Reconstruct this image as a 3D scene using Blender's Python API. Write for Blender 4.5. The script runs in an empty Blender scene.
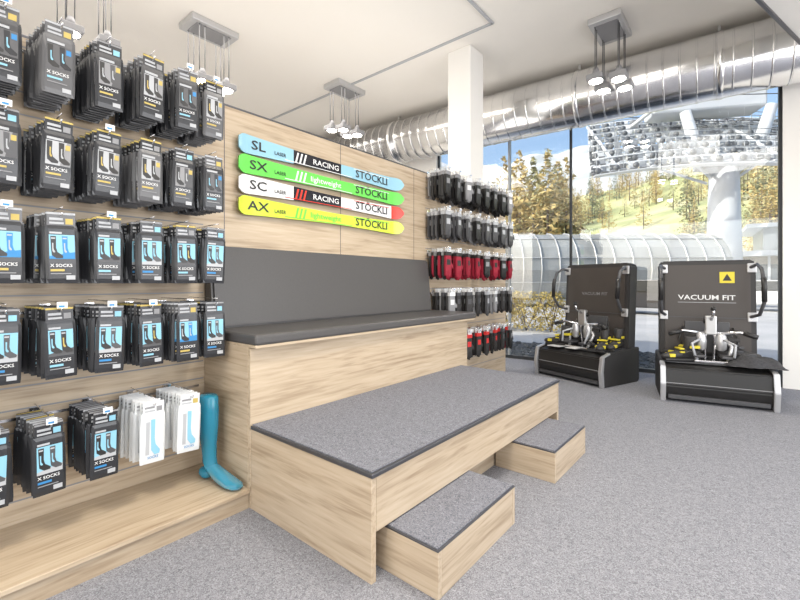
import bpy, bmesh, math, random
from mathutils import Matrix, Vector
random.seed(7)
S = 1.2
SC = Matrix.Scale(S, 4)
scene = bpy.context.scene
try:
    scene.view_settings.view_transform = 'Standard'
    scene.view_settings.look = 'None'
    scene.view_settings.exposure = 0.15
except Exception:
    pass

# ------------------------------------------------------------------ materials
def mat(name, col, rough=0.5, metal=0.0, emit=None, estr=0, **kw):
    m = bpy.data.materials.new(name); m.use_nodes = True
    b = m.node_tree.nodes['Principled BSDF']
    b.inputs['Base Color'].default_value = (*col, 1)
    b.inputs['Roughness'].default_value = rough
    b.inputs['Metallic'].default_value = metal
    if emit:
        b.inputs['Emission Color'].default_value = (*emit, 1)
        b.inputs['Emission Strength'].default_value = estr
    for k, v in kw.items():
        b.inputs[k.replace('_', ' ')].default_value = v
    return m

def noise_mat(name, cols, scale=(1, 1, 1), nscale=5, detail=4, rough=0.6, metal=0, bump=0.0, bdist=0.01, dist=0.0, pos=None):
    m = mat(name, cols[0], rough, metal)
    nt = m.node_tree; N = nt.nodes; L = nt.links
    b = N['Principled BSDF']
    tc = N.new('ShaderNodeTexCoord'); mp = N.new('ShaderNodeMapping')
    mp.inputs['Scale'].default_value = scale
    L.new(tc.outputs['Object'], mp.inputs['Vector'])
    nz = N.new('ShaderNodeTexNoise'); nz.inputs['Scale'].default_value = nscale
    nz.inputs['Detail'].default_value = detail
    nz.inputs['Distortion'].default_value = dist
    L.new(mp.outputs['Vector'], nz.inputs['Vector'])
    r = N.new('ShaderNodeValToRGB')
    n = len(cols)
    if pos is None:
        pos = [0.3 + 0.4 * i / (n - 1) for i in range(n)]
    el = r.color_ramp.elements
    while len(el) < n: el.new(0.5)
    for i in range(n):
        el[i].position = pos[i]; el[i].color = (*cols[i], 1)
    L.new(nz.outputs['Fac'], r.inputs['Fac']); L.new(r.outputs['Color'], b.inputs['Base Color'])
    if bump:
        bp = N.new('ShaderNodeBump'); bp.inputs['Strength'].default_value = bump
        bp.inputs['Distance'].default_value = bdist
        L.new(nz.outputs['Fac'], bp.inputs['Height']); L.new(bp.outputs['Normal'], b.inputs['Normal'])
    return m

def wood_mat(name, scale, tint=1.0):
    m = mat(name, (.5, .4, .3), 0.42)
    nt = m.node_tree; N = nt.nodes; L = nt.links; b = N['Principled BSDF']
    tc = N.new('ShaderNodeTexCoord')
    def nz(sc, s, det, dist):
        mp = N.new('ShaderNodeMapping'); mp.inputs['Scale'].default_value = sc
        L.new(tc.outputs['Object'], mp.inputs['Vector'])
        n = N.new('ShaderNodeTexNoise'); n.inputs['Scale'].default_value = s
        n.inputs['Detail'].default_value = det; n.inputs['Distortion'].default_value = dist
        L.new(mp.outputs['Vector'], n.inputs['Vector']); return n
    n1 = nz(scale, 4.0, 8, 0.5)
    n2 = nz([c * 0.3 for c in scale], 3.0, 3, 0.6)
    r = N.new('ShaderNodeValToRGB'); el = r.color_ramp.elements
    el.new(0.5)
    c = [(.31, .225, .145), (.49, .385, .27), (.585, .48, .355)]
    for i, p in enumerate((0.30, 0.49, 0.70)):
        el[i].position = p; el[i].color = (*[v * tint for v in c[i]], 1)
    mx = N.new('ShaderNodeMath'); mx.operation = 'ADD'
    m1 = N.new('ShaderNodeMath'); m1.operation = 'MULTIPLY'; m1.inputs[1].default_value = .6
    m2 = N.new('ShaderNodeMath'); m2.operation = 'MULTIPLY'; m2.inputs[1].default_value = .4
    L.new(n1.outputs['Fac'], m1.inputs[0]); L.new(n2.outputs['Fac'], m2.inputs[0])
    L.new(m1.outputs[0], mx.inputs[0]); L.new(m2.outputs[0], mx.inputs[1])
    L.new(mx.outputs[0], r.inputs['Fac']); L.new(r.outputs['Color'], b.inputs['Base Color'])
    return m

WY = wood_mat('oak_y', (14, 0.9, 14))
WX = wood_mat('oak_x', (0.9, 14, 14))
WYD = wood_mat('oak_y_dark', (14, 0.9, 14), .86)
def carpet_mat(name, k, tint=(1, 1, 1)):
    m = mat(name, (.3, .3, .3), .9)
    nt = m.node_tree; N = nt.nodes; L = nt.links; b = N['Principled BSDF']
    b.inputs['Specular IOR Level'].default_value = .25
    tc = N.new('ShaderNodeTexCoord')
    n1 = N.new('ShaderNodeTexNoise'); n1.inputs['Scale'].default_value = 85; n1.inputs['Detail'].default_value = 3; n1.inputs['Distortion'].default_value = 2.2
    L.new(tc.outputs['Object'], n1.inputs['Vector'])
    r = N.new('ShaderNodeValToRGB'); el = r.color_ramp.elements
    el.new(.5)
    for i, (p, c) in enumerate(((.36, (.165, .165, .18)), (.5, (.275, .275, .29)), (.66, (.40, .40, .415)))):
        el[i].position = p; el[i].color = (*[v * k * t for v, t in zip(c, tint)], 1)
    L.new(n1.outputs['Fac'], r.inputs['Fac']); L.new(r.outputs['Color'], b.inputs['Base Color'])
    bp = N.new('ShaderNodeBump'); bp.inputs['Strength'].default_value = .35; bp.inputs['Distance'].default_value = .004
    L.new(n1.outputs['Fac'], bp.inputs['Height']); L.new(bp.outputs['Normal'], b.inputs['Normal'])
    return m
CARPET = carpet_mat('carpet_floor', .86, (.98, .99, 1.03))
CARPET2 = carpet_mat('carpet_platform', .68, (.96, .98, 1.06))
WHITE = mat('white_paint', (.84, .82, .78), .7)
CEIL = noise_mat('ceiling_paint', [(.86, .82, .76), (.88, .845, .785)], nscale=1, rough=.8)
LEATHER = noise_mat('grey_leather', [(.070, .066, .066), (.085, .080, .078)], nscale=200, rough=.40, bump=.15, bdist=.001)
BLACK = mat('black_plastic', (.020, .019, .019), .38)
BLACKM = mat('black_matt', (.032, .030, .030), .6)
PANEL = mat('machine_panel', (.058, .049, .044), .42)
CLOTH = noise_mat('charcoal_cloth', [(.03, .03, .033), (.06, .06, .065)], nscale=60, rough=.9, bump=.2, bdist=.004)
DGREY = mat('dark_grey', (.07, .07, .075), .4)
MGREY = mat('mid_grey', (.25, .25, .26), .5)
SILVER = mat('silver_paint', (.55, .55, .56), .35, .6)
CHROME = mat('chrome', (.8, .8, .82), .15, 1)
ALU = mat('aluminium', (.6, .6, .6), .35, .9)
TRIM = mat('dark_metal_trim', (.10, .10, .11), .35, .6)
DUCT = noise_mat('galvanised_duct', [(.70, .70, .71), (.93, .93, .93)], nscale=2.5, rough=.2, metal=1, bump=.12, bdist=.03)
LAMPE = mat('lamp_glow', (1, 1, 1), .3, emit=(1, .95, .85), estr=30)
GOLD = mat('gold_print', (.50, .38, .10), .5)
YEL = mat('yellow_print', (.70, .58, .04), .5)
WPRINT = mat('white_print', (.75, .75, .75), .5)
LPRINT = mat('light_grey_print', (.42, .43, .45), .5)
CYAN = mat('cyan_print', (.24, .50, .64), .5)
BLUE = mat('blue_print', (.03, .22, .5), .5)
PKG = mat('pack_film', (.03, .031, .035), .25)
PKG2 = mat('pack_film_grey', (.10, .10, .105), .28)
WPKG = mat('white_pack', (.70, .72, .73), .25)
FOOT = mat('blue_translucent_plastic', (.03, .28, .42), .22, Transmission_Weight=.25, Subsurface_Weight=.2)
RED = mat('red_fabric', (.30, .01, .03), .6)
TAGR = mat('red_tag', (.6, .03, .03), .5)
SKIB = mat('ski_blue', (.30, .55, .68), .2)
SKIG = mat('ski_green', (.15, .66, .10), .2)
SKIW = mat('ski_white', (.78, .78, .78), .2)
SKIY = mat('ski_yellow', (.60, .76, .06), .2)
SKIK = mat('ski_black', (.02, .02, .025), .2)
SKIR = mat('ski_red', (.70, .05, .03), .25)

# ------------------------------------------------------------------ builder
_txt = {}
def text_mesh(s):
    if s in _txt: return _txt[s]
    cu = bpy.data.curves.new('t', 'FONT'); cu.body = s; cu.size = 1; cu.align_x = 'CENTER'; cu.align_y = 'CENTER'
    cu.offset = .012; cu.resolution_u = 2; cu.extrude = 0.01
    o = bpy.data.objects.new('t', cu); scene.collection.objects.link(o)
    dg = bpy.context.evaluated_depsgraph_get()
    me = bpy.data.meshes.new_from_object(o.evaluated_get(dg))
    bpy.data.objects.remove(o); _txt[s] = me
    return me

class B:
    def __init__(s, name, M=None):
        s.name = name; s.bm = bmesh.new(); s.mats = []; s.M = M.copy() if M else Matrix.Identity(4)
    def mi(s, m):
        if m not in s.mats: s.mats.append(m)
        return s.mats.index(m)
    def add(s, b2, m, smooth=False, T=None):
        i = s.mi(m)
        for f in b2.faces: f.material_index = i; f.smooth = smooth
        me = bpy.data.meshes.new('tmp'); b2.to_mesh(me); b2.free()
        me.transform(s.M @ T if T else s.M); s.bm.from_mesh(me); bpy.data.meshes.remove(me)
    def box(s, x0, x1, y0, y1, z0, z1, m, bev=0, T=None, seg=2):
        b = bmesh.new()
        bmesh.ops.create_cube(b, size=1)
        for v in b.verts:
            v.co = Vector(((x0 + x1) / 2 + v.co.x * (x1 - x0), (y0 + y1) / 2 + v.co.y * (y1 - y0), (z0 + z1) / 2 + v.co.z * (z1 - z0)))
        if bev: bmesh.ops.bevel(b, geom=b.edges[:], offset=bev, segments=seg, affect='EDGES', profile=.5)
        s.add(b, m, False, T)
    def prism(s, pts, d0, d1, m, axis='z', bev=0, T=None, smooth=False):
        b = bmesh.new()
        def P(p, d):
            return {'z': (p[0], p[1], d), 'y': (p[0], d, p[1]), 'x': (d, p[0], p[1])}[axis]
        a = [b.verts.new(P(p, d0)) for p in pts]; c = [b.verts.new(P(p, d1)) for p in pts]
        n = len(pts)
        b.faces.new(a); b.faces.new(c[::-1])
        for i in range(n): b.faces.new((a[i], c[i], c[(i + 1) % n], a[(i + 1) % n]))
        bmesh.ops.recalc_face_normals(b, faces=b.faces[:])
        if bev: bmesh.ops.bevel(b, geom=b.edges[:], offset=bev, segments=2, affect='EDGES')
        s.add(b, m, smooth, T)
    def loft(s, rings, m, T=None, cap=True, smooth=True):
        b = bmesh.new(); R = [[b.verts.new(p) for p in r] for r in rings]; n = len(R[0])
        for i in range(len(R) - 1):
            for j in range(n):
                b.faces.new((R[i][j], R[i][(j + 1) % n], R[i + 1][(j + 1) % n], R[i + 1][j]))
        if cap: b.faces.new(R[0][::-1]); b.faces.new(R[-1])
        bmesh.ops.recalc_face_normals(b, faces=b.faces[:])
        s.add(b, m, smooth, T)
    def tube(s, pts, r, m, seg=8, T=None):
        pts = [Vector(p) for p in pts]; rings = []
        rr = r if isinstance(r, (list, tuple)) else [r] * len(pts)
        up = None
        for i, p in enumerate(pts):
            d = (pts[min(i + 1, len(pts) - 1)] - pts[max(i - 1, 0)]).normalized()
            if up is None:
                up = Vector((0, 0, 1)) if abs(d.z) < .9 else Vector((1, 0, 0))
            u = (up - d * up.dot(d)).normalized(); w = d.cross(u); up = u
            rings.append([p + (u * math.cos(2 * math.pi * k / seg) + w * math.sin(2 * math.pi * k / seg)) * rr[i] for k in range(seg)])
        s.loft(rings, m, T)
    def sphere(s, c, r, m, sc=(1, 1, 1), T=None, seg=12):
        b = bmesh.new(); bmesh.ops.create_uvsphere(b, u_segments=seg, v_segments=seg // 2 + 2, radius=r)
        for v in b.verts: v.co = Vector((v.co.x * sc[0] + c[0], v.co.y * sc[1] + c[1], v.co.z * sc[2] + c[2]))
        s.add(b, m, True, T)
    def text(s, t, size, pos, m, xd=(0, 1, 0), yd=(0, 0, 1), sx=1):
        me = text_mesh(t).copy()
        X = Vector(xd).normalized(); Y = Vector(yd).normalized(); Z = X.cross(Y)
        T = Matrix(((X.x * size * sx, Y.x * size, Z.x * size * .1, pos[0]), (X.y * size * sx, Y.y * size, Z.y * size * .1, pos[1]),
                    (X.z * size * sx, Y.z * size, Z.z * size * .1, pos[2]), (0, 0, 0, 1)))
        me.materials.clear()
        i = s.mi(m)
        for p in me.polygons: p.material_index = i
        me.transform(s.M @ T); s.bm.from_mesh(me); bpy.data.meshes.remove(me)
    def mesh(s):
        me = bpy.data.meshes.new(s.name); s.bm.to_mesh(me); s.bm.free()
        for m in s.mats: me.materials.append(m)
        return me
    def done(s):
        me = s.mesh(); o = bpy.data.objects.new(s.name, me); scene.collection.objects.link(o)
        return o

# ------------------------------------------------------------------ room shell (metres)
WW = Matrix.Translation((0, 6.467, 0)) @ Matrix.Rotation(math.atan(.076), 4, 'Z')   # window wall frame
def wy(x): return 6.467 + .076 * x
XL, XR, YB, CH = -8.5, 4.6, -4.0, 4.14
b = B('floor'); b.prism([(XL, YB), (XR, YB), (XR, wy(XR) + .1), (XL, wy(XL) + .1)], -.1, 0, CARPET); b.done()
b = B('ceiling'); b.prism([(XL - .2, YB - .2), (XR + .2, YB - .2), (XR + .2, wy(XR) + .3), (XL - .2, wy(XL) + .3)], CH, CH + .2, CEIL); b.done()
b = B('wall_left'); b.box(XL - .2, XL, YB - .2, wy(XL), -.1, CH, WHITE); b.done()
b = B('wall_back')
b.box(XL, XR, YB - .2, YB, -.1, .5, WHITE); b.box(XL, XR, YB - .2, YB, 3.2, CH, WHITE)
for x in (XL, -4.5, -.5, XR - .5): b.box(x, x + .5, YB - .2, YB, .5, 3.2, WHITE)
b.done()
b = B('wall_right')
b.box(XR, XR + .2, YB - .2, wy(XR), -.1, .4, WHITE); b.box(XR, XR + .2, YB - .2, wy(XR), 3.2, CH, WHITE)
for y in (YB - .2, 1.0, wy(XR) - .6): b.box(XR, XR + .2, y, y + .6, .4, 3.2, WHITE)
b.done()
b = B('wall_window', WW)
b.box(-8.6, -4.3, 0, .2, -.1, CH, WHITE)
b.box(.29, 5.2, 0, .2, -.1, CH, WHITE)
b.box(-4.3, .29, 0, .2, 3.56, CH, WHITE)
b.done()
FR = mat('window_frame_dark', (.03, .033, .038), .4, .3)
FRL = mat('window_frame_grey', (.35, .36, .37), .4, .3)
b = B('window_1', WW)
b.box(-4.3, .29, .04, .12, 0, .05, FR); b.box(-4.3, .29, .04, .12, 3.5, 3.56, FR)
for x in (-4.3, -2.05):
    b.box(x, x + .032, .06, .10, .05, 3.5, FR)
b.box(-2.985, -2.96, .04, .12, .05, 3.5, FRL); b.box(.26, .29, .04, .12, .05, 3.5, FR)
GL = bpy.data.materials.new('window_glass'); GL.use_nodes = True
nt = GL.node_tree; nt.nodes.clear()
o_ = nt.nodes.new('ShaderNodeOutputMaterial'); mx = nt.nodes.new('ShaderNodeMixShader'); tr = nt.nodes.new('ShaderNodeBsdfTransparent'); gs = nt.nodes.new('ShaderNodeBsdfGlossy')
gs.inputs['Roughness'].default_value = .0; mx.inputs[0].default_value = .06
tr.inputs['Color'].default_value = (.96, .98, .98, 1)
nt.links.new(tr.outputs[0], mx.inputs[1]); nt.links.new(gs.outputs[0], mx.inputs[2]); nt.links.new(mx.outputs[0], o_.inputs[0])
b.box(-4.26, .26, .075, .08, .05, 3.5, GL)
b.done()
b = B('column'); b.box(-2.97, -2.64, 4.52, 4.85, 0, CH, WHITE, .01); b.done()
b = B('ceiling_bulkhead', SC)
b.prism([(-.02, 3.4), (.30, 4.42), (1.6, 4.42), (1.6, 3.4)], 2.83, 3.449, WHITE)
b.prism([(-.022, 3.38), (.298, 4.44), (.32, 4.44), (0, 3.38)], 2.815, 2.84, TRIM)
b.done()

# ------------------------------------------------------------------ duct
b = B('air_duct', WW)
R_ = .36
b.tube([(-7.6, -.42, 3.68), (4.3, -.42, 3.68)], R_ - .004, DUCT, 48)
x = -7.55
while x < 4.28:
    b.tube([(x - .010, -.42, 3.68), (x, -.42, 3.68), (x + .010, -.42, 3.68)], [R_ - .004, R_ + .002, R_ - .004], DUCT, 48)
    x += .16
for x in (-6.3, -4.8, -3.3, -1.8, -.3, 1.2, 2.7):
    b.tube([(x - .03, -.42, 3.68), (x - .029, -.42, 3.68), (x + .029, -.42, 3.68), (x + .03, -.42, 3.68)], [R_, R_ + .006, R_ + .006, R_], DUCT, 48)
    b.box(x - .015, x + .015, -.44, -.40, 4.02, 4.137, ALU)
b.done()
b = B('ceiling_conduit', SC)
zc = 3.45 - .015
b.box(-6.9, -1.86, 3.575, 3.6, zc, 3.449, LPRINT); b.box(-1.872, -1.847, -1, 3.6, zc, 3.449, LPRINT)
b.done()

# ------------------------------------------------------------------ pendant spots
def lamp(cx, cy, power=18):
    b = B('pendant_spotlight')
    z = CH - .002
    b.box(cx - .17, cx + .17, cy - .27, cy + .27, z - .07, z, SILVER, .008)
    b.box(cx - .12, cx + .12, cy - .2, cy + .2, z - .075, z - .06, MGREY)
    for (dx, dy) in ((-.11, -.16), (-.11, .16), (.12, -.14), (.12, .14)):
        zz = z - .60 - (0.04 if dx > 0 else 0)
        b.tube([(cx + dx, cy + dy - .03, z - .07), (cx + dx, cy + dy - .03, zz)], .005, DGREY, 6)
        b.tube([(cx + dx, cy + dy + .03, z - .07), (cx + dx, cy + dy + .03, zz)], .005, DGREY, 6)
        b.box(cx + dx - .085, cx + dx + .085, cy + dy - .085, cy + dy + .085, zz - .065, zz, MGREY, .01)
        b.tube([(cx + dx, cy + dy, zz - .05), (cx + dx, cy + dy, zz - .073)], .066, LAMPE, 16)
        b.tube([(cx + dx, cy + dy, zz), (cx + dx, cy + dy, zz + .08)], [.05, .025], MGREY, 10)
    b.done()
    l = bpy.data.lights.new('spot', 'SPOT'); l.energy = power * 6; l.spot_size = 2.2; l.spot_blend = .8; l.shadow_soft_size = .15; l.color = (1, .93, .80)
    o = bpy.data.objects.new('pendant_light_source', l); o.location = (cx, cy, z - .75); scene.collection.objects.link(o)
for p in ((-1.02, 4.34), (-3.9, 3.6), (-3.99, 1.93), (-3.99, .95), (-.6, 1.6), (-.6, -.4)):
    lamp(p[0] * S, p[1] * S)

# ------------------------------------------------------------------ partition (display wall)
b = B('wall_partition', SC)
b.box(-2.21, -2.136, -1.6, 4.42, 0, 1.94, WY)
for y in (1.11, 1.93, 2.74):
    b.box(-2.137, -2.1352, y, y + .004, .7, 1.94, TRIM)
b.box(-2.215, -2.1352, -1.6, 4.42, 1.94, 1.95, TRIM)
b.box(-2.215, -2.1352, 4.42, 4.435, 0, 1.95, WY)
z = .17
while z < 1.93:
    b.box(-2.137, -2.1352, -1.6, 1.0, z, z + .006, MGREY)
    b.box(-2.137, -2.1352, 2.9, 4.40, z, z + .006, MGREY)
    z += .0865
b.done()
b = B('display_ledge', SC)
b.box(-2.135, -1.711, -1.6, 1.003, 0, .07, WYD); b.box(-2.135, -1.700, -1.6, 1.003, .07, .088, WY, .003)
b.done()

# ------------------------------------------------------------------ bench
b = B('tiered_bench', SC)
XW = -2.1345
b.box(XW, -1.72, 1.03, 2.86, 0.0, .71, WY)
b.box(-1.72, -1.70, 1.005, 2.862, 0.0, .709, WY, .002)
b.box(XW, -1.722, 1.005, 1.03, 0.0, .711, WX, .002)
b.box(-2.13, -1.66, 1.006, 2.92, .711, .725, WY, .002)
b.box(-2.13, -1.655, 1.004, 2.93, .722, .772, LEATHER, .014, seg=3)
b.prism([(XW, .772), (-2.03, .772), (-2.075, 1.19), (XW, 1.19)], 1.005, 2.86, LEATHER, 'y', .012)
b.box(-1.698, -.962, 1.007, 1.03, 0, .352, WX, .002)
b.box(-1.698, -.962, 2.75, 2.775, 0, .352, WX, .002)
b.box(-.985, -.962, 1.031, 2.749, .165, .352, WY, .002)
b.box(-1.10, -1.08, 1.031, 2.749, 0, .34, WYD)
b.box(-1.698, -.955, 1.004, 2.78, .352, .368, TRIM, .003)
b.box(-1.698, -.968, 1.014, 2.768, .366, .372, CARPET2)
b.done()
def step(y0, y1, x0, x1):
    b = B('carpeted_step', SC)
    b.box(x0, x1, y0, y0 + .022, 0, .15, WX, .002); b.box(x0, x1, y1 - .022, y1, 0, .15, WX, .002)
    b.box(x1 - .022, x1 - .0005, y0 + .022, y1 - .022, 0, .15, WY, .002)
    b.box(x0, x1 - .022, y0 + .022, y1 - .022, 0, .14, WYD)
    b.box(x0, x1, y0, y1, .15, .157, TRIM, .002)
    b.box(x0, x1 - .007, y0 + .007, y1 - .007, .157, .161, CARPET2)
    b.done()
step(1.09, 1.65, -1.07, -.752)
step(2.10, 2.60, -1.07, -.745)

# ------------------------------------------------------------------ socks
def sock_poly(sx, sz, oy, oz):
    p = [(0, 0), (.022, 0), (.021, -.07), (.026, -.095), (.048, -.118), (.046, -.132), (.022, -.134), (.004, -.115), (.002, -.08)]
    return [(oy + a * sx, oz + c * sz) for a, c in p]
def pack_template(kind, var=0):
    b = B('pack')
    w = .056
    body = {'dark': PKG, 'blue': PKG, 'white': WPKG, 'grey': PKG2}[kind]
    wh = kind == 'white'
    b.box(-.001, .001, -w * .85, w * .85, -.055, .016, (PKG, PKG2, PKG)[var] if not wh else WPKG)
    b.box(.0012, .0018, -w * .85, w * .85, .006, .014, (GOLD, LPRINT, MGREY)[var] if not wh else WPRINT)
    b.box(.0012, .0018, -w * .7, w * .1, -.018, -.008, LPRINT if not wh else MGREY)
    b.box(.0012, .0018, w * .25, w * .7, -.034, -.010, (MGREY, GOLD, CYAN)[var])
    b.box(.0012, .0018, -w * .7, w * .15, -.034, -.026, LPRINT)
    rings = []
    for z, t, ww in ((-.04, .001, .92), (-.055, .004, .97), (-.11, .007, 1), (-.20, .0075, 1), (-.265, .005, 1), (-.285, .001, .97)):
        rings.append([(t, -w * ww * .8, z), (t, w * ww * .8, z), (0, w * ww, z), (-t, w * ww * .8, z), (-t, -w * ww * .8, z), (0, -w * ww, z)])
    b.loft(rings, body, smooth=False)
    f = .0078
    if kind == 'blue':
        z0 = (-.190, -.182, -.195)[var]
        b.box(f, f + .0005, -w * .76, w * .76, z0, -.080, CYAN)
        b.prism([(-w * .76, z0), (w * .76, z0), (w * .76, z0 + .03), (-w * .76, z0 + .012)], f + .0005, f + .0007, (DGREY, BLUE, LPRINT)[var], 'x')
        b.prism(sock_poly(.85, .70, -.038, -.086), f + .0008, f + .0013, BLACK, 'x'); b.prism(sock_poly(.85, .70, .0, -.086), f + .0008, f + .0013, (BLACKM, BLUE, DGREY)[var], 'x')
        b.box(f + .0013, f + .0016, -.036, -.022, -.098, -.092, LPRINT); b.box(f + .0013, f + .0016, .002, .016, -.098, -.092, LPRINT)
        b.prism(sock_poly(.2, .3, -.033, -.115), f + .0014, f + .0017, (CYAN, LPRINT, CYAN)[var], 'x')
        b.prism(sock_poly(.2, .3, .006, -.115), f + .0014, f + .0017, (GOLD, LPRINT, CYAN)[var], 'x')
        b.text('X SOCKS', .018, (f + .001, -.004, -.210), WPRINT)
        b.box(f, f + .0006, -w * .72, w * .1, -.234, -.225, (CYAN, GOLD, BLUE)[var])
        b.box(f, f + .0006, -w * .72, w * .5, -.246, -.242, MGREY)
        b.box(f - .002, f - .0004, w * .2, w * .74, -.270, -.252, LPRINT)
        b.box(f - .001, f + .0006, -w * .72, w * .0, -.076, -.068, LPRINT)
    elif wh:
        b.box(f, f + .0005, -w * .6, -w * .3, -.24, -.08, LPRINT)
        b.prism(sock_poly(.9, 1.3, -.012, -.07), f + .0006, f + .0012, CYAN, 'x')
        b.text('SOCKS', .016, (f + .001, .0, -.255), BLUE)
    else:
        b.box(f, f + .0005, -w * .76, w * .76, -.182, -.080, (MGREY, PKG2, DGREY)[var])
        b.prism([(-w * .76, -.182), (w * .1, -.182), (w * .5, -.080), (-w * .76, -.080)], f + .0005, f + .0008, (LPRINT, PKG2, MGREY)[var], 'x')
        b.prism(sock_poly(.85, .68, -.04, -.084), f + .0009, f + .0014, BLACK, 'x'); b.prism(sock_poly(.85, .68, .0, -.084), f + .0009, f + .0014, (BLACKM, PKG, DGREY)[var], 'x')
        b.prism(sock_poly(.2, .3, -.03, -.11), f + .0015, f + .0018, (GOLD, CYAN, LPRINT)[var], 'x')
        b.prism(sock_poly(.2, .3, .008, -.11), f + .0015, f + .0018, (LPRINT, CYAN, LPRINT)[var], 'x')
        b.text('X SOCKS', .018, (f + .001, -.004, -.200), WPRINT)
        b.box(f, f + .0007, -w * .7, w * .2, -.224, -.216, (GOLD, CYAN, GOLD)[var])
        b.box(f, f + .0007, -w * .7, w * .5, -.240, -.236, MGREY)
        b.box(f - .002, f - .0004, w * .2, w * .74, -.272, -.254, LPRINT)
        b.box(f - .001, f + .0007, -w * .72, w * .3, -.076, -.066, LPRINT)
        b.box(f + .0015, f + .0018, w * .4, w * .7, -.112, -.09, (GOLD, BLUE, GOLD)[var])
    return b.mesh()
T_ = {(k, v): pack_template(k, v) for k in ('dark', 'blue', 'white', 'grey') for v in range(3)}
def add_template(bld, me, T):
    c = me.copy()
    idx = [bld.mi(m) for m in me.materials]
    for p in c.polygons: p.material_index = idx[p.material_index]
    c.transform(bld.M @ T); bld.bm.from_mesh(c); bpy.data.meshes.remove(c)

rows = [1.785, 1.45, 1.12, .785]
cols = [-.06, .087, .229, .373, .518, .665, .803, .930]
b = B('hanging_sock_packs')
XB = -2.5615
def hook(hk, y, z, xf, tag=True):
    hk.tube([(XB, y, z), (xf + .02, y, z), (xf + .03, y, z + .012)], .0035, CHROME, 6)
    hk.box(XB, XB + .012, y - .02, y + .02, z - .03, z + .02, CHROME)
    hk.tube([(XB, y, z + .035), (xf + .03, y, z + .035)], .0025, CHROME, 5)
    if tag:
        hk.box(xf + .03, xf + .032, y - .018, y + .018, z + .012, z + .038, WPRINT)
        hk.box(xf + .0322, xf + .0326, y - .012, y + .008, z + .016, z + .024, BLUE)
def stack(kind, y, zc, n, xf, tag=True):
    zt = zc + .14
    hook(b, y, zt, xf, tag)
    x = xf; v = random.randrange(3)
    for i in range(n):
        me = T_[(kind, v if random.random() < .7 else random.randrange(3))]
        R = Matrix.Translation((x, y + random.uniform(-.005, .005) - .0035 * i, zt)) @ Matrix.Rotation(random.uniform(-.14, .10), 4, 'Z') @ Matrix.Rotation(random.uniform(-.03, .03), 4, 'X') @ Matrix.Rotation(random.uniform(0, .03), 4, 'Y')
        add_template(b, me, R)
        x -= .031 + random.uniform(-.003, .004)
        if x < -2.53: break
for ri, z in enumerate(rows):
    for ci, y in enumerate(cols):
        n = random.choice((9, 10, 10))
        xf = -1.865 * S + random.uniform(-.025, .01)
        k = ('dark' if random.random() < .7 else 'grey') if ri < 2 else ('blue' if random.random() < .9 else 'dark')
        stack(k, y * S, z * S, n, xf, random.random() < .5)
for y, k in ((.055, 'blue'), (.20, 'blue'), (.345, 'blue'), (.51, 'blue'), (.675, 'white'), (.825, 'white')):
    stack(k, y * S, .385 * S, 9, -1.88 * S, k != 'white')
for y in cols[:3]:
    stack('dark', y * S, 1.785 * S + .41, 7, -1.9 * S)
for z in rows + [.385]:
    zz = z * S + .14
    b.box(XB, XB + .008, -1.0, 1.17, zz - .025, zz - .012, CHROME)
b.done()

# ------------------------------------------------------------------ gloves display
def glove_template(c1, c2):
    b = B('g')
    out = [(-.035, 0), (.035, 0), (.04, -.06), (.045, -.10), (.066, -.12), (.070, -.15), (.055, -.155), (.042, -.14), (.042, -.20), (.03, -.235), (.02, -.235), (.019, -.20),
           (.012, -.25), (.002, -.25), (.0, -.20), (-.006, -.245), (-.017, -.243), (-.019, -.2), (-.024, -.225), (-.038, -.22), (-.042, -.14), (-.04, -.06)]
    b.prism(out, -.012, .012, c1, 'x', .004)
    b.box(-.0155, .0155, -.04, .04, -.035, .0, c2, .003)
    b.box(.0122, .015, -.025, .025, -.12, -.07, c2, .001)
    b.box(.013, .0145, -.02, .03, -.01, .035, WPRINT)
    return b.mesh()
GT = [glove_template(BLACK, MGREY), glove_template(DGREY, LPRINT), glove_template(RED, BLACK), glove_template(BLACKM, DGREY), glove_template(BLACKM, TAGR), glove_template(MGREY, WPRINT)]
g = B('hanging_gloves')
gc = [2.93, 3.1, 3.27, 3.44, 3.61, 3.78, 3.95, 4.12]
alt = {0: (1, 3, 5), 1: (5, 0, 5), 2: (0, 2, 2), 3: (1, 5, 0), 4: (3, 2, 0)}
for ri, z in enumerate((1.83, 1.50, 1.16, .82, .44)):
    for ci, y in enumerate(gc):
        if z < 1 and ci == 0: y = 3.0
        zt = z * S + .13
        xf = -1.93 * S
        hook(g, y * S, zt, xf, True)
        x = xf
        for i in range(6):
            k = ri if random.random() < .6 else random.choice(alt[ri])
            add_template(g, GT[k], Matrix.Translation((x, y * S + random.uniform(-.01, .01), zt - .01)) @ Matrix.Rotation(random.uniform(-.3, .3), 4, 'Z') @ Matrix.Scale(random.uniform(1.0, 1.15), 4))
            x -= .04
    zz = z * S + .13
    g.box(XB, XB + .008, 2.94 * S, 4.4 * S, zz - .025, zz - .012, CHROME)
g.done()

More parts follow.
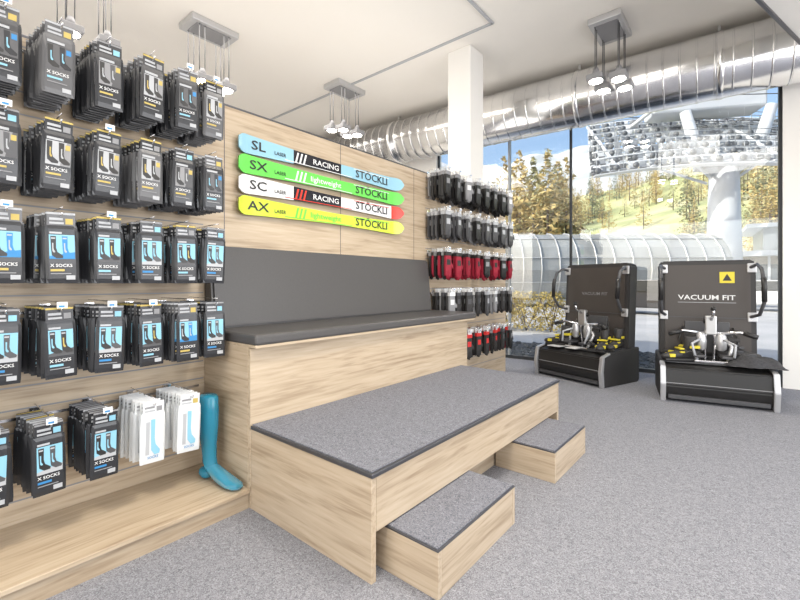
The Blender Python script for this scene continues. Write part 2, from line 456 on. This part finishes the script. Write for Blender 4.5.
# ------------------------------------------------------------------ foot mannequin
b = B('foot_mannequin', Matrix.Translation((-1.93 * S, .93 * S, .0895 * S)) @ Matrix.Rotation(math.radians(8), 4, 'Z') @ Matrix.Diagonal((1.25, .95, 1, 1)))
def ring(c, rx, ry, tilt, n=16):
    R = Matrix.Rotation(tilt, 3, 'Y')
    return [Vector(c) + R @ Vector((rx * math.cos(2 * math.pi * k / n), ry * math.sin(2 * math.pi * k / n), 0)) for k in range(n)]
rg = [ring((0, 0, .47), .042, .04, 0), ring((-.002, 0, .46), .05, .046, 0), ring((-.008, 0, .38), .058, .052, 0), ring((-.008, 0, .30), .056, .05, 0),
      ring((0, 0, .20), .042, .038, 0), ring((.004, 0, .13), .037, .034, .1), ring((.008, 0, .095), .045, .036, .4),
      ring((.025, 0, .068), .060, .038, .75), ring((.06, 0, .05), .056, .040, 1.1), ring((.11, 0, .036), .040, .043, 1.35), ring((.155, 0, .026), .027, .046, 1.5), ring((.19, .002, .021), .019, .04, 1.55), ring((.208, .004, .018), .010, .022, 1.57)]
b.loft(rg, FOOT)
b.sphere((-.022, 0, .034), .036, FOOT, (1.1, .95, .92))
b.done()

# ------------------------------------------------------------------ skis
def ski(z, secs, left, right, mid, lc, rc, mc, lsz=.085, acc=None):
    b = B('ski')
    y0, y1 = 1.17 * S, 2.53 * S
    n = 64; Ln = y1 - y0
    x0 = -2.56
    bm = bmesh.new(); prev = None
    for i in range(n + 1):
        s = i / n
        w = .043 + .019 * (abs(s - .52) / .48) ** 1.6
        if s > .95: w *= math.sqrt(max(.02, 1 - ((s - .95) / .05) ** 2))
        if s < .03: w *= .55 + .45 * math.sqrt(s / .03)
        y = y0 + s * Ln
        dx = .018 + .05 * max(0, (s - .9) / .1) ** 2 + .02 * max(0, (.06 - s) / .06) ** 2
        vs = [bm.verts.new((x0 + dx + .012, y, z - w)), bm.verts.new((x0 + dx + .012, y, z + w)), bm.verts.new((x0 + dx, y, z + w)), bm.verts.new((x0 + dx, y, z - w))]
        if prev:
            mi = 0
            for k, (e, m) in enumerate(secs):
                if s <= e: mi = b.mi(m); break
            for j in range(4):
                f = bm.faces.new((prev[j], prev[(j + 1) % 4], vs[(j + 1) % 4], vs[j])); f.material_index = mi
        else:
            bm.faces.new(vs)
        prev = vs
    bm.faces.new(prev[::-1]); bmesh.ops.recalc_face_normals(bm, faces=bm.faces[:])
    me = bpy.data.meshes.new('s'); bm.to_mesh(me); bm.free(); b.bm.from_mesh(me)
    xf = x0 + .030
    b.text(left, lsz, (xf + .003, y0 + .15, z), lc, sx=1.35)
    b.text('LASER', .035, (xf + .003, y0 + .32, z - .012), lc)
    b.text(right, .088, (xf + .003, y1 - .38, z), rc, sx=1.15)
    b.text(mid, .056, (xf + .003, (y0 + y1) / 2 - .08, z), mc, sx=1.25)
    if acc:
        ya = (y0 + y1) / 2
        for k in range(3):
            yy = ya - .37 + k * .035
            b.prism([(yy, z - .036), (yy + .014, z - .036), (yy + .034, z + .036), (yy + .02, z + .036)], xf + .0005, xf + .0025, acc, 'x')
        b.box(xf, xf + .002, y0 + .36, y1 - .62, z - .041, z - .036, acc)
        b.box(xf, xf + .002, y1 - .60, y1 - .16, z + .034, z + .039, acc)
    for y in (y0 + .45, y1 - .5):
        b.box(x0 - .001, x0 + .022, y - .02, y + .02, z - .03, z + .03, BLACKM)
    b.done()
ski(1.76 * S, [(.28, SKIB), (.56, SKIK), (1.01, SKIB)], 'SL', 'STÖCKLI', 'RACING', BLACK, BLACK, WPRINT, acc=SKIW)
ski(1.65 * S, [(1.01, SKIG)], 'SX', 'STÖCKLI', 'lightweight', BLACK, BLACK, SKIW, acc=SKIW)
ski(1.54 * S, [(.28, SKIW), (.56, SKIK), (.93, SKIW), (1.01, SKIR)], 'SC', 'STÖCKLI', 'RACING', BLACK, SKIK, WPRINT, acc=SKIR)
ski(1.425 * S, [(1.01, SKIY)], 'AX', 'STÖCKLI', 'lightweight', BLACK, BLACK, SKIG, acc=SKIG)

# ------------------------------------------------------------------ boot fitting machines
def shoe(b, T, c1, c2):
    rg = []
    for x, w, h, zb in ((-.13, .02, .05, .03), (-.12, .038, .085, 0), (-.06, .042, .11, 0), (0, .042, .10, 0), (.06, .048, .07, 0), (.12, .045, .055, 0), (.16, .03, .04, .005), (.172, .01, .02, .012)):
        rg.append([(x, w * math.cos(a), zb + h / 2 + h / 2 * math.sin(a)) for a in [2 * math.pi * k / 12 for k in range(12)]])
    b.loft(rg, c1, T)
    b.box(-.12, .15, -.042, .042, -.012, .008, BLACKM, .006, T)
    rg = []
    for z, rx, ry, cx in ((.05, .06, .04, -.06), (.13, .05, .04, -.07), (.20, .055, .045, -.075), (.21, .045, .035, -.075), (.15, .03, .025, -.07)):
        rg.append([(cx + rx * math.cos(a), ry * math.sin(a), z) for a in [2 * math.pi * k / 12 for k in range(12)]])
    b.loft(rg, c1, T)
    for z in (.06, .09): b.box(-.02 + z * .2, .02 + z * .2, -.047, .047, z, z + .014, c2, .003, T)
    b.box(-.135, -.05, -.046, .046, .10, .125, c2, .004, T)
    b.box(.07, .12, -.047, .047, .02, .05, c2, .004, T)
def drape(b, x0, x1, y0, y1, zf, m, seed):
    rnd = random.Random(seed); nx, ny = 16, 10
    bm = bmesh.new(); G = []
    for j in range(ny + 1):
        row = []
        for i in range(nx + 1):
            u, v = i / nx, j / ny
            x = x0 + (x1 - x0) * u; y = y0 + (y1 - y0) * v
            hgt = .10 * math.sin(math.pi * min(1, max(0, u))) ** .6 * math.sin(math.pi * v) ** .6 * (1 + .3 * math.sin(9 * u + 5 * v + seed))
            row.append(bm.verts.new((x + .012 * math.sin(14 * v), y + .012 * math.sin(11 * u), zf(x) + .004 + hgt + rnd.uniform(0, .006))))
        G.append(row)
    for j in range(ny):
        for i in range(nx): bm.faces.new((G[j][i], G[j][i + 1], G[j + 1][i + 1], G[j + 1][i]))
    b.add(bm, m, True)
def machine(M, W, D, bagged):
    b = B('boot_fitting_machine', M)
    w = W / 2
    b.prism([(.04, .02), (D, .02), (D, .40), (.16, .36), (.02, .33), (0, .16)], -w + .03, w - .03, BLACK, 'x', .012)
    for sx in (-1, 1):
        xa, xb = sorted((sx * (w - .04), sx * w))
        b.prism([(.0, .0), (D - .02, .0), (D, .03), (D, .42), (.17, .385), (.0, .345), (-.02, .18)], xa, xb, BLACKM, 'x', .008)
        xa, xb = sorted((sx * (w - .040), sx * (w + .006)))
        b.prism([(-.012, .0), (.030, .0), (.015, .18), (.035, .34), (.14, .368), (.14, .388), (.0, .355), (-.034, .18)], xa, xb, SILVER, 'x', .006)
    b.box(-w + .04, w - .04, -.006, .02, .185, .192, MGREY, .002)
    b.box(-w + .06, w - .06, -.004, .1, .03, .07, DGREY, .005)
    T = Matrix.Translation((0, .16, .37)) @ Matrix.Rotation(math.atan(.04 / (D - .16)), 4, 'X')
    b.box(-w + .05, w - .05, 0, D - .2, 0, .012, DGREY, .004, T)
    T = Matrix.Translation((0, D - .20, .40)) @ Matrix.Rotation(math.radians(-3), 4, 'X')
    pw = w - .03
    out = [(-pw, 0), (pw, 0), (pw, 1.02), (pw - .03, 1.05), (-pw + .03, 1.05), (-pw, 1.02)]
    b.prism(out, 0, .17, BLACKM, 'y', .016, T)
    out2 = [(-pw + .05, .04), (pw - .05, .04), (pw - .05, .97), (pw - .08, 1.0), (-pw + .08, 1.0), (-pw + .05, .97)]
    b.prism(out2, -.010, .004, PANEL, 'y', .004, T)
    b.box(-pw + .06, pw - .06, -.016, -.008, .42, .428, DGREY, 0, T)
    b.box(-.2, .2, -.03, -.006, .05, .38, DGREY, .006, T)
    old = b.M.copy(); b.M = b.M @ T
    if bagged:
        b.text('VACUUM FIT', .074, (.0, -.012, .64), WPRINT, (1, 0, 0), (0, 0, 1), 1.2)
        b.box(-.26, .26, -.013, -.010, .585, .590, LPRINT)
        b.box(.12, .25, -.015, -.010, .80, .92, YEL)
        b.prism([(.145, .825), (.225, .825), (.185, .90)], -.017, -.0145, BLACK, 'y')
    else:
        b.text('VACUUM FIT', .055, (.0, -.012, .66), MGREY, (1, 0, 0), (0, 0, 1), 1.15)
    for sx in (-1, 1):
        x = sx * (pw - .04)
        b.tube([(x - sx * .02, .0, .96), (x + sx * .03, -.08, .99), (x + sx * .04, -.19, .93), (x + sx * .045, -.24, .78), (x + sx * .045, -.24, .60), (x + sx * .03, -.14, .47), (x - sx * .02, .0, .44)], .017, DGREY, 10)
        b.tube([(x + sx * .044, -.225, .84), (x + sx * .045, -.24, .78), (x + sx * .045, -.24, .60)], .024, BLACK, 10)
        for zz in (.91, .39):
            b.box(x - .04, x + .04, -.025, .0, zz, zz + .10, SILVER, .008)
    b.M = old
    yc = D * .42
    b.box(-.16, .16, yc - .13, yc + .13, .385, .41, CHROME, .006)
    for sx in (-1, 1):
        b.tube([(sx * .04, yc + .06, .40), (sx * .045, yc + .03, .62), (sx * .03, yc + .02, .80)], .017, CHROME, 10)
        b.tube([(sx * .13, yc - .08, .40), (sx * .17, yc - .02, .55), (sx * .10, yc + .02, .66), (0, yc + .02, .70)], .018, SILVER, 8)
        b.tube([(sx * .06, yc, .68), (sx * .24, yc - .03, .70), (sx * .30, yc - .05, .68)], .017, CHROME, 8)
        b.tube([(sx * .26, yc - .04, .695), (sx * .37, yc - .07, .66)], .024, BLACK, 10)
        b.loft([ring((sx * .085, yc - .02, zz), r1, r1 * .8, 0, 12) for zz, r1 in ((.50, .02), (.52, .045), (.60, .05), (.66, .04), (.69, .015))], SILVER)
        b.box(sx * .11 - .045, sx * .11 + .045, yc - .17, yc + .02, .44, .465, DGREY, .008)
        b.tube([(sx * .2, yc + .12, .41), (sx * .26, yc + .14, .60), (sx * .22, D - .22, .72)], .011, BLACK, 8)
        b.tube([(sx * .12, yc - .10, .45), (sx * .20, yc - .16, .50), (sx * .27, yc - .12, .44), (sx * .33, yc - .05, .43)], .010, BLACKM, 8)
        b.tube([(sx * .10, yc - .06, .62), (sx * .18, yc - .14, .58), (sx * .16, yc - .18, .46)], .012, LPRINT, 8)
        b.box(sx * .19 - .05, sx * .19 + .05, yc - .02, yc + .03, .60, .64, BLACKM, .008)
    b.tube([(-.06, yc + .02, .80), (.06, yc + .02, .80)], .025, BLACK, 10)
    b.box(-.05, .05, yc - .02, yc + .04, .66, .86, ALU, .012)
    b.tube([(0, yc - .02, .82), (0, yc - .12, .88), (0, yc - .14, .93)], .014, CHROME, 8)
    b.sphere((0, yc - .14, .94), .024, BLACK)
    Z = lambda a: Matrix.Rotation(math.radians(a), 4, 'Z')
    SS = Matrix.Scale(1.15, 4)
    shoe(b, Matrix.Translation((-w + .20, .22, .405)) @ Z(200) @ SS, BLACKM, YEL)
    shoe(b, Matrix.Translation((-w + .24, .38, .412)) @ Z(165) @ SS, BLACKM, YEL)
    if bagged:
        shoe(b, Matrix.Translation((w - .24, .40, .412)) @ Z(12) @ Matrix.Scale(1.3, 4), BLACKM, DGREY)
        drape(b, w - .36, w + .07, .03, .34, lambda x: .385, CLOTH, 3)
    else:
        shoe(b, Matrix.Translation((w - .16, .24, .405)) @ Z(-70) @ SS, BLACKM, YEL)
        shoe(b, Matrix.Translation((w - .10, .40, .410)) @ Z(-80) @ SS, BLACKM, YEL)
        b.box(-.34, -.16, .05, .20, .382, .388, WPRINT, 0)
        b.box(-.08, .06, .07, .20, .384, .390, WPRINT, 0)
    b.done()
machine(Matrix.Translation((-.204 * S, 4.265 * S, 0)) @ Matrix.Rotation(math.radians(12.6), 4, 'Z'), .93, .74, True)
machine(Matrix.Translation((-1.45 * S, 4.42 * S, 0)) @ Matrix.Rotation(math.radians(-20), 4, 'Z'), .97, .72, False)

# ------------------------------------------------------------------ exterior
GRD = noise_mat('plaza_ground', [(.38, .38, .38), (.50, .49, .48)], nscale=.6, rough=.9)
GRASS = noise_mat('alpine_grass_hazed', [(.24, .28, .13), (.42, .44, .21), (.55, .50, .32)], nscale=.07, detail=9, rough=.95)  # grass colours lightened to paint in pale haze
FAR = noise_mat('far_slope_hazed', [(.34, .38, .40), (.48, .50, .49), (.62, .64, .66)], nscale=.03, detail=9, rough=1)  # distance haze is put into these pale grey-blue colours
b = B('ground_outside'); b.box(-120, 120, 6.9, 420, -.35, -.15, GRD); b.done()
def grid(name, x0, x1, y0, y1, nx, ny, f, m):
    me = bpy.data.meshes.new(name); vs = []; fs = []
    for j in range(ny + 1):
        for i in range(nx + 1):
            x = x0 + (x1 - x0) * i / nx; y = y0 + (y1 - y0) * j / ny
            vs.append((x, y, f(x, y)))
    for j in range(ny):
        for i in range(nx):
            a = j * (nx + 1) + i; fs.append((a, a + 1, a + nx + 2, a + nx + 1))
    me.from_pydata(vs, [], fs); me.materials.append(m)
    for p in me.polygons: p.use_smooth = True
    o = bpy.data.objects.new(name, me); scene.collection.objects.link(o); return o
def hillf(x, y):
    d = y + .25 * x
    z = max(-.6, (d - 52) * .36) + 3 * math.sin(x * .06 + 1) + 2 * math.sin(y * .09 + x * .04) - 3
    return z + .05 * max(0, -x - 20)
grid('hillside', -160, 120, 54, 170, 60, 40, hillf, GRASS)
grid('far_mountain_slope', -320, 260, 200, 420, 80, 30, lambda x, y: 22 + (y - 200) * .46 - .10 * (x + 100) + 5 * math.sin(x * .035) + 3 * math.sin(x * .11 + y * .05), FAR)
TR = [noise_mat('larch_gold_hazed', [(.38, .29, .12), (.62, .48, .20)], nscale=.8, rough=.9), noise_mat('larch_olive_hazed', [(.24, .24, .12), (.44, .40, .19)], nscale=.8, rough=.9), noise_mat('spruce_hazed', [(.10, .13, .09), (.20, .24, .15)], nscale=.8, rough=.9)]  # foliage colours paled and desaturated, with haze mixed in
TRUNK = mat('bark', (.12, .09, .07), .9)
def tree_template(m, seed):
    rnd = random.Random(seed)
    b = B('tree'); b.tube([(0, 0, -.06), (0, 0, .6)], [.014, .006], TRUNK, 5)
    bm = bmesh.new()
    for i in range(420):
        f = rnd.random() ** 1.25; zz = .10 + .88 * f
        r = .17 * (1 - f) ** .85 * (.35 + .65 * rnd.random() ** .5) * (1 + .25 * math.sin(zz * 40))
        a = rnd.random() * 6.283
        c = Vector((r * math.cos(a), r * math.sin(a), zz)); s_ = .036 * (1 - .5 * f)
        vs = [bm.verts.new(c + Vector((rnd.uniform(-1, 1), rnd.uniform(-1, 1), rnd.uniform(-.8, .8))) * s_) for _ in range(3)]
        bm.faces.new(vs)
    b.add(bm, m)
    return b.mesh()
TT = [tree_template(TR[k], k * 10 + j) for k in (0, 0, 1, 2) for j in range(2)]
b = B('larch_forest')
def plant(x, y, z, h, k):
    add_template(b, TT[k], Matrix.Translation((x, y, z)) @ Matrix.Rotation(random.random() * 6.28, 4, 'Z') @ Matrix.Diagonal((h * 1.15, h * 1.15, h, 1)))
for i in range(700):
    x = random.uniform(-100, 40); y = random.uniform(56, 168)
    r = x / y
    if -.29 < r < -.10 and random.random() < .9 and y < 135: continue
    plant(x, y, hillf(x, y), random.uniform(6, 11), random.randrange(8))
for i in range(85):
    y = random.uniform(40, 52); x = random.uniform(-.62, -.325) * y
    plant(x, y, -.15, random.uniform(9, 16), random.randrange(6))
b.done()

TG = noise_mat('tube_glass', [(.24, .24, .22), (.44, .45, .44)], nscale=.35, rough=.2)
TGF = mat('tube_frame', (.52, .52, .51), .4, .3)
CONC = mat('concrete', (.5, .5, .48), .8)
A = Vector((-17, 18.5, 0)); Bp = Vector((-2.0, 30.9, 0)); d = (Bp - A); Lt = d.length
ang = math.atan2(d.y, d.x)
b = B('glass_tunnel_building', Matrix.Translation(A) @ Matrix.Rotation(ang, 4, 'Z'))
def arc(r, n=16): return [(r * math.cos(math.radians(-58 + 296 * k / n)), 2.0 + r * math.sin(math.radians(-58 + 296 * k / n))) for k in range(n + 1)]
rings = [[(x, p[0], p[1]) for p in arc(2.1)] for x in (0, Lt)]
b.loft(rings, TG, smooth=False)
x = 0
while x <= Lt:
    b.tube([(x, p[0], p[1]) for p in arc(2.13)], .04, TGF, 5); x += 1.0
for k in (2, 4, 6, 10, 12, 14):
    p = arc(2.13)[k]; b.tube([(0, p[0], p[1]), (Lt, p[0], p[1])], .03, TGF, 5)
b.box(0, Lt, -1.5, 1.5, .1, .3, CONC)
x = .5
while x < Lt: b.box(x, x + .3, -1.3, -1.0, -.16, .2, DGREY); x += 3
b.done()

LW = mat('lift_white', (.66, .68, .70), .4); LG = mat('lift_grey', (.32, .34, .36), .45, .2); LD = mat('lift_dark', (.12, .13, .14), .5)
b = B('chairlift_tower', Matrix.Translation((-1.4, 37.0, 0)) @ Matrix.Rotation(math.radians(27), 4, 'Z'))
b.tube([(0, 0, -.16), (0, 0, 5), (0, 0, 9.6)], [1.12, .98, .85], LW, 24)
b.box(-1.6, 1.6, -.9, .9, 9.2, 10.0, LG, .08)
for sx in (-1, 1):
    b.tube([(0, 0, 8.6), (sx * 1.9, -.4, 10.6), (sx * 2.6, -.5, 13.2)], [.55, .42, .34], LW, 12)
nrow = 8
for r in range(nrow):
    f = r / (nrow - 1)
    yy = -4.4 + 8.8 * f; zz = 8.9 + 5.6 * f
    x0, x1 = -9.4 + 1.6 * f, 4.4 + .8 * f
    def cz(x): return zz - .035 * (x + 2) ** 2 * .3 - .03 * x
    n = 24
    pts = [(x0 + (x1 - x0) * i / n, yy, cz(x0 + (x1 - x0) * i / n)) for i in range(n + 1)]
    b.tube(pts, .09, LW, 6)
    b.loft([[(p[0], p[1] - .55, p[2] - .62), (p[0], p[1] + .15, p[2] - .62), (p[0], p[1] + .15, p[2] - .56), (p[0], p[1] - .55, p[2] - .56)] for p in pts], LW, smooth=False)
    b.tube([(p[0], p[1] - .5, p[2] + .35) for p in pts], .03, LG, 5)
    for i in range(n + 1):
        x, y, z_ = pts[i]
        Tm = Matrix.Translation((x, y - .1, z_)) @ Matrix.Rotation(random.uniform(-.3, .3), 4, 'Z')
        b.box(-.20, .20, -.08, .0, -.52, -.02, random.choice((LG, LG, LG, LD, LW)), .04, Tm)
        b.box(-.20, .20, -.42, -.05, -.50, -.42, random.choice((LG, LD, LW)), .02, Tm)
        b.tube([(-.22, -.40, -.30), (-.22, 0, -.22), (-.22, 0, .1)], .022, LW, 5, Tm)
        if i % 2 == 0: b.tube([(.1, -.44, -.3), (.1, -.34, -.3)], .18, LD, 12, Tm)
        if i % 3 == 0: b.tube([(0, -.4, .35), (0, -.4, -.5)], .025, LG, 5, Tm)
for x in (-8, -3.6, 1.0):
    b.tube([(x, -4.4, 8.6), (x, 0, 11.6), (x, 4.4, 14.3)], .11, LW, 6)
for x in (-7, -3, 2.8):
    b.tube([(x, -1.0, 10.2), (x * .15, 0, 8.2)], .10, LW, 6)
b.box(-4.5, 2.5, -.3, 1.8, 13.3, 14.6, LW, .15)
b.tube([(-6, 0, 12.5), (-1, 0, 16.4), (3, 0, 16.4), (5.5, 0, 12.6)], .14, LW, 6)
for yy in (-2.2, 2.4): b.tube([(-60, yy + 5, 24), (0, yy, 13.4), (50, yy - 5, 8)], .03, BLACK, 5)
b.done()

b = B('station_building', Matrix.Translation((4.8, 42, 0)) @ Matrix.Rotation(math.radians(5), 4, 'Z'))
b.box(-7.5, 14, 0, 8, -.15, 3.2, mat('station_wall', (.42, .39, .35), .7)); b.box(-8.5, 15, -1, 9, 3.2, 3.6, LW); b.box(-7, 13.5, -.1, .02, .6, 2.6, mat('station_glass', (.14, .17, .20), .1))
x = -7
while x < 13.5: b.box(x, x + .15, -.16, .0, .2, 3.2, LW); x += 1.6
b.box(-4, 14, .5, 7, 3.6, 5.4, LG); b.box(-5, 15, 0, 8, 5.4, 5.7, LW)
b.done()

b = B('gravel_bed', WW)
GRV = mat('dark_gravel', (.06, .065, .075), .7)
b.box(-4.2, 3, .45, 2.2, -.15, -.04, GRV)
for i in range(900):
    r = random.uniform(.025, .06)
    bm = bmesh.new(); bmesh.ops.create_icosphere(bm, subdivisions=1, radius=r)
    b.add(bm, GRV, False, Matrix.Translation((random.uniform(-4.1, 2.0), random.uniform(.5, 2.1), -.03)) @ Matrix.Rotation(random.random() * 3, 4, 'X') @ Matrix.Diagonal((1.3, 1, .7, 1)))
b.done()
SH = noise_mat('autumn_shrub', [(.28, .22, .06), (.56, .43, .13)], nscale=8, rough=.9)
b = B('autumn_shrub')
SX = (-5.4, -4.9, -4.2, -6.1, -7)
bm = bmesh.new()
for i in range(5200):
    cx = random.choice(SX); a = random.random() * 6.28; z = random.uniform(-.1, .95); r = random.random() ** .5 * .55 * (1.1 - .6 * z)
    c = Vector((cx + r * math.cos(a), 11.5 + r * math.sin(a), z))
    bm.faces.new([bm.verts.new(c + Vector((random.uniform(-1, 1), random.uniform(-1, 1), random.uniform(-1, 1))) * .05) for _ in range(3)])
b.add(bm, SH)
for cx in SX:
    for k in range(6):
        b.tube([(cx, 11.5, -.15), (cx + random.uniform(-.4, .4), 11.5 + random.uniform(-.4, .4), .8)], .012, TRUNK, 4)
b.done()
def car(x, y, rot, c):
    b = B('parked_car', Matrix.Translation((x, y, -.148)) @ Matrix.Rotation(rot, 4, 'Z'))
    cm = mat('car_paint', c, .25, .2)
    b.prism([(-2.1, .3), (2.1, .3), (2.15, .7), (1.9, .85), (1.0, .95), (-2.0, .98), (-2.15, .7)], -.85, .85, cm, 'y', .06)
    b.prism([(-1.9, .95), (1.0, .95), (.35, 1.42), (-1.5, 1.45)], -.75, .75, mat('car_glass', (.03, .035, .04), .1), 'y', .05)
    b.box(-1.45, .3, -.7, .7, 1.43, 1.48, cm, .02)
    for xx in (-1.35, 1.35):
        for yy in (-.86, .86): b.tube([(xx, yy - .1 * (1 if yy > 0 else -1), .32), (xx, yy, .32)], .32, BLACKM, 16)
    b.done()
car(-3.6, 21, 2.9, (.03, .03, .035)); car(.4, 27, 3.1, (.7, .7, .7))

# ------------------------------------------------------------------ lights
def area(name, loc, rot, sx, sy, e, col=(1, .97, .93)):
    l = bpy.data.lights.new(name, 'AREA'); l.shape = 'RECTANGLE'; l.size = sx; l.size_y = sy; l.energy = e; l.color = col
    o = bpy.data.objects.new(name, l); o.location = loc; o.rotation_euler = rot; scene.collection.objects.link(o)
area('fill_right', (4.45, 2.0, 1.8), (0, math.radians(90), 0), 2.6, 7, 270, (.98, .98, 1))  # added fill lamp just inside the right wall openings, out of view
area('fill_back', (-1.5, -3.8, 1.9), (math.radians(90), 0, 0), 9, 2.6, 175)  # added room fill behind the camera, along the back wall
area('overhead_fill', (.2, 1.2, 4.05), (0, 0, 0), 2.2, 3.5, 95, (1, .95, .88))  # unseen area fill over the aisle, added without a fixture
area('overhead_fill', (-5.2, 2.5, 4.05), (0, 0, 0), 2, 4, 120, (1, .95, .88))  # second added overhead fill, brightens the space behind the partition
area('uplight_fill', (-3.4, 1.8, 2.2), (math.radians(180), 0, 0), 1.2, 7, 42, (1, .96, .9))  # added uplight hidden behind the partition to brighten the ceiling
sun = bpy.data.lights.new('sun', 'SUN'); sun.energy = 4.2; sun.angle = .01; sun.color = (1, .95, .88)
so = bpy.data.objects.new('sun', sun); so.rotation_euler = Vector((-.55, -.6, .55)).to_track_quat('Z', 'Y').to_euler(); scene.collection.objects.link(so)
w = bpy.data.worlds.new('sky'); scene.world = w; w.use_nodes = True
nt = w.node_tree; bg = nt.nodes['Background']
sk = nt.nodes.new('ShaderNodeTexSky'); sk.sky_type = 'NISHITA'; sk.sun_disc = False; sk.sun_elevation = math.radians(38); sk.sun_rotation = math.radians(220); sk.dust_density = 3
nt.links.new(sk.outputs[0], bg.inputs[0]); bg.inputs[1].default_value = .27

# ------------------------------------------------------------------ camera
cam = bpy.data.cameras.new('camera'); cam.lens = 36 * 420 / 800; cam.sensor_width = 36; cam.shift_y = -17 / 800; cam.clip_end = 1000; cam.clip_start = .05
co = bpy.data.objects.new('camera', cam); co.location = (0, 0, S); co.rotation_euler = (math.radians(90), 0, math.radians(39.8)); scene.collection.objects.link(co)
scene.camera = co
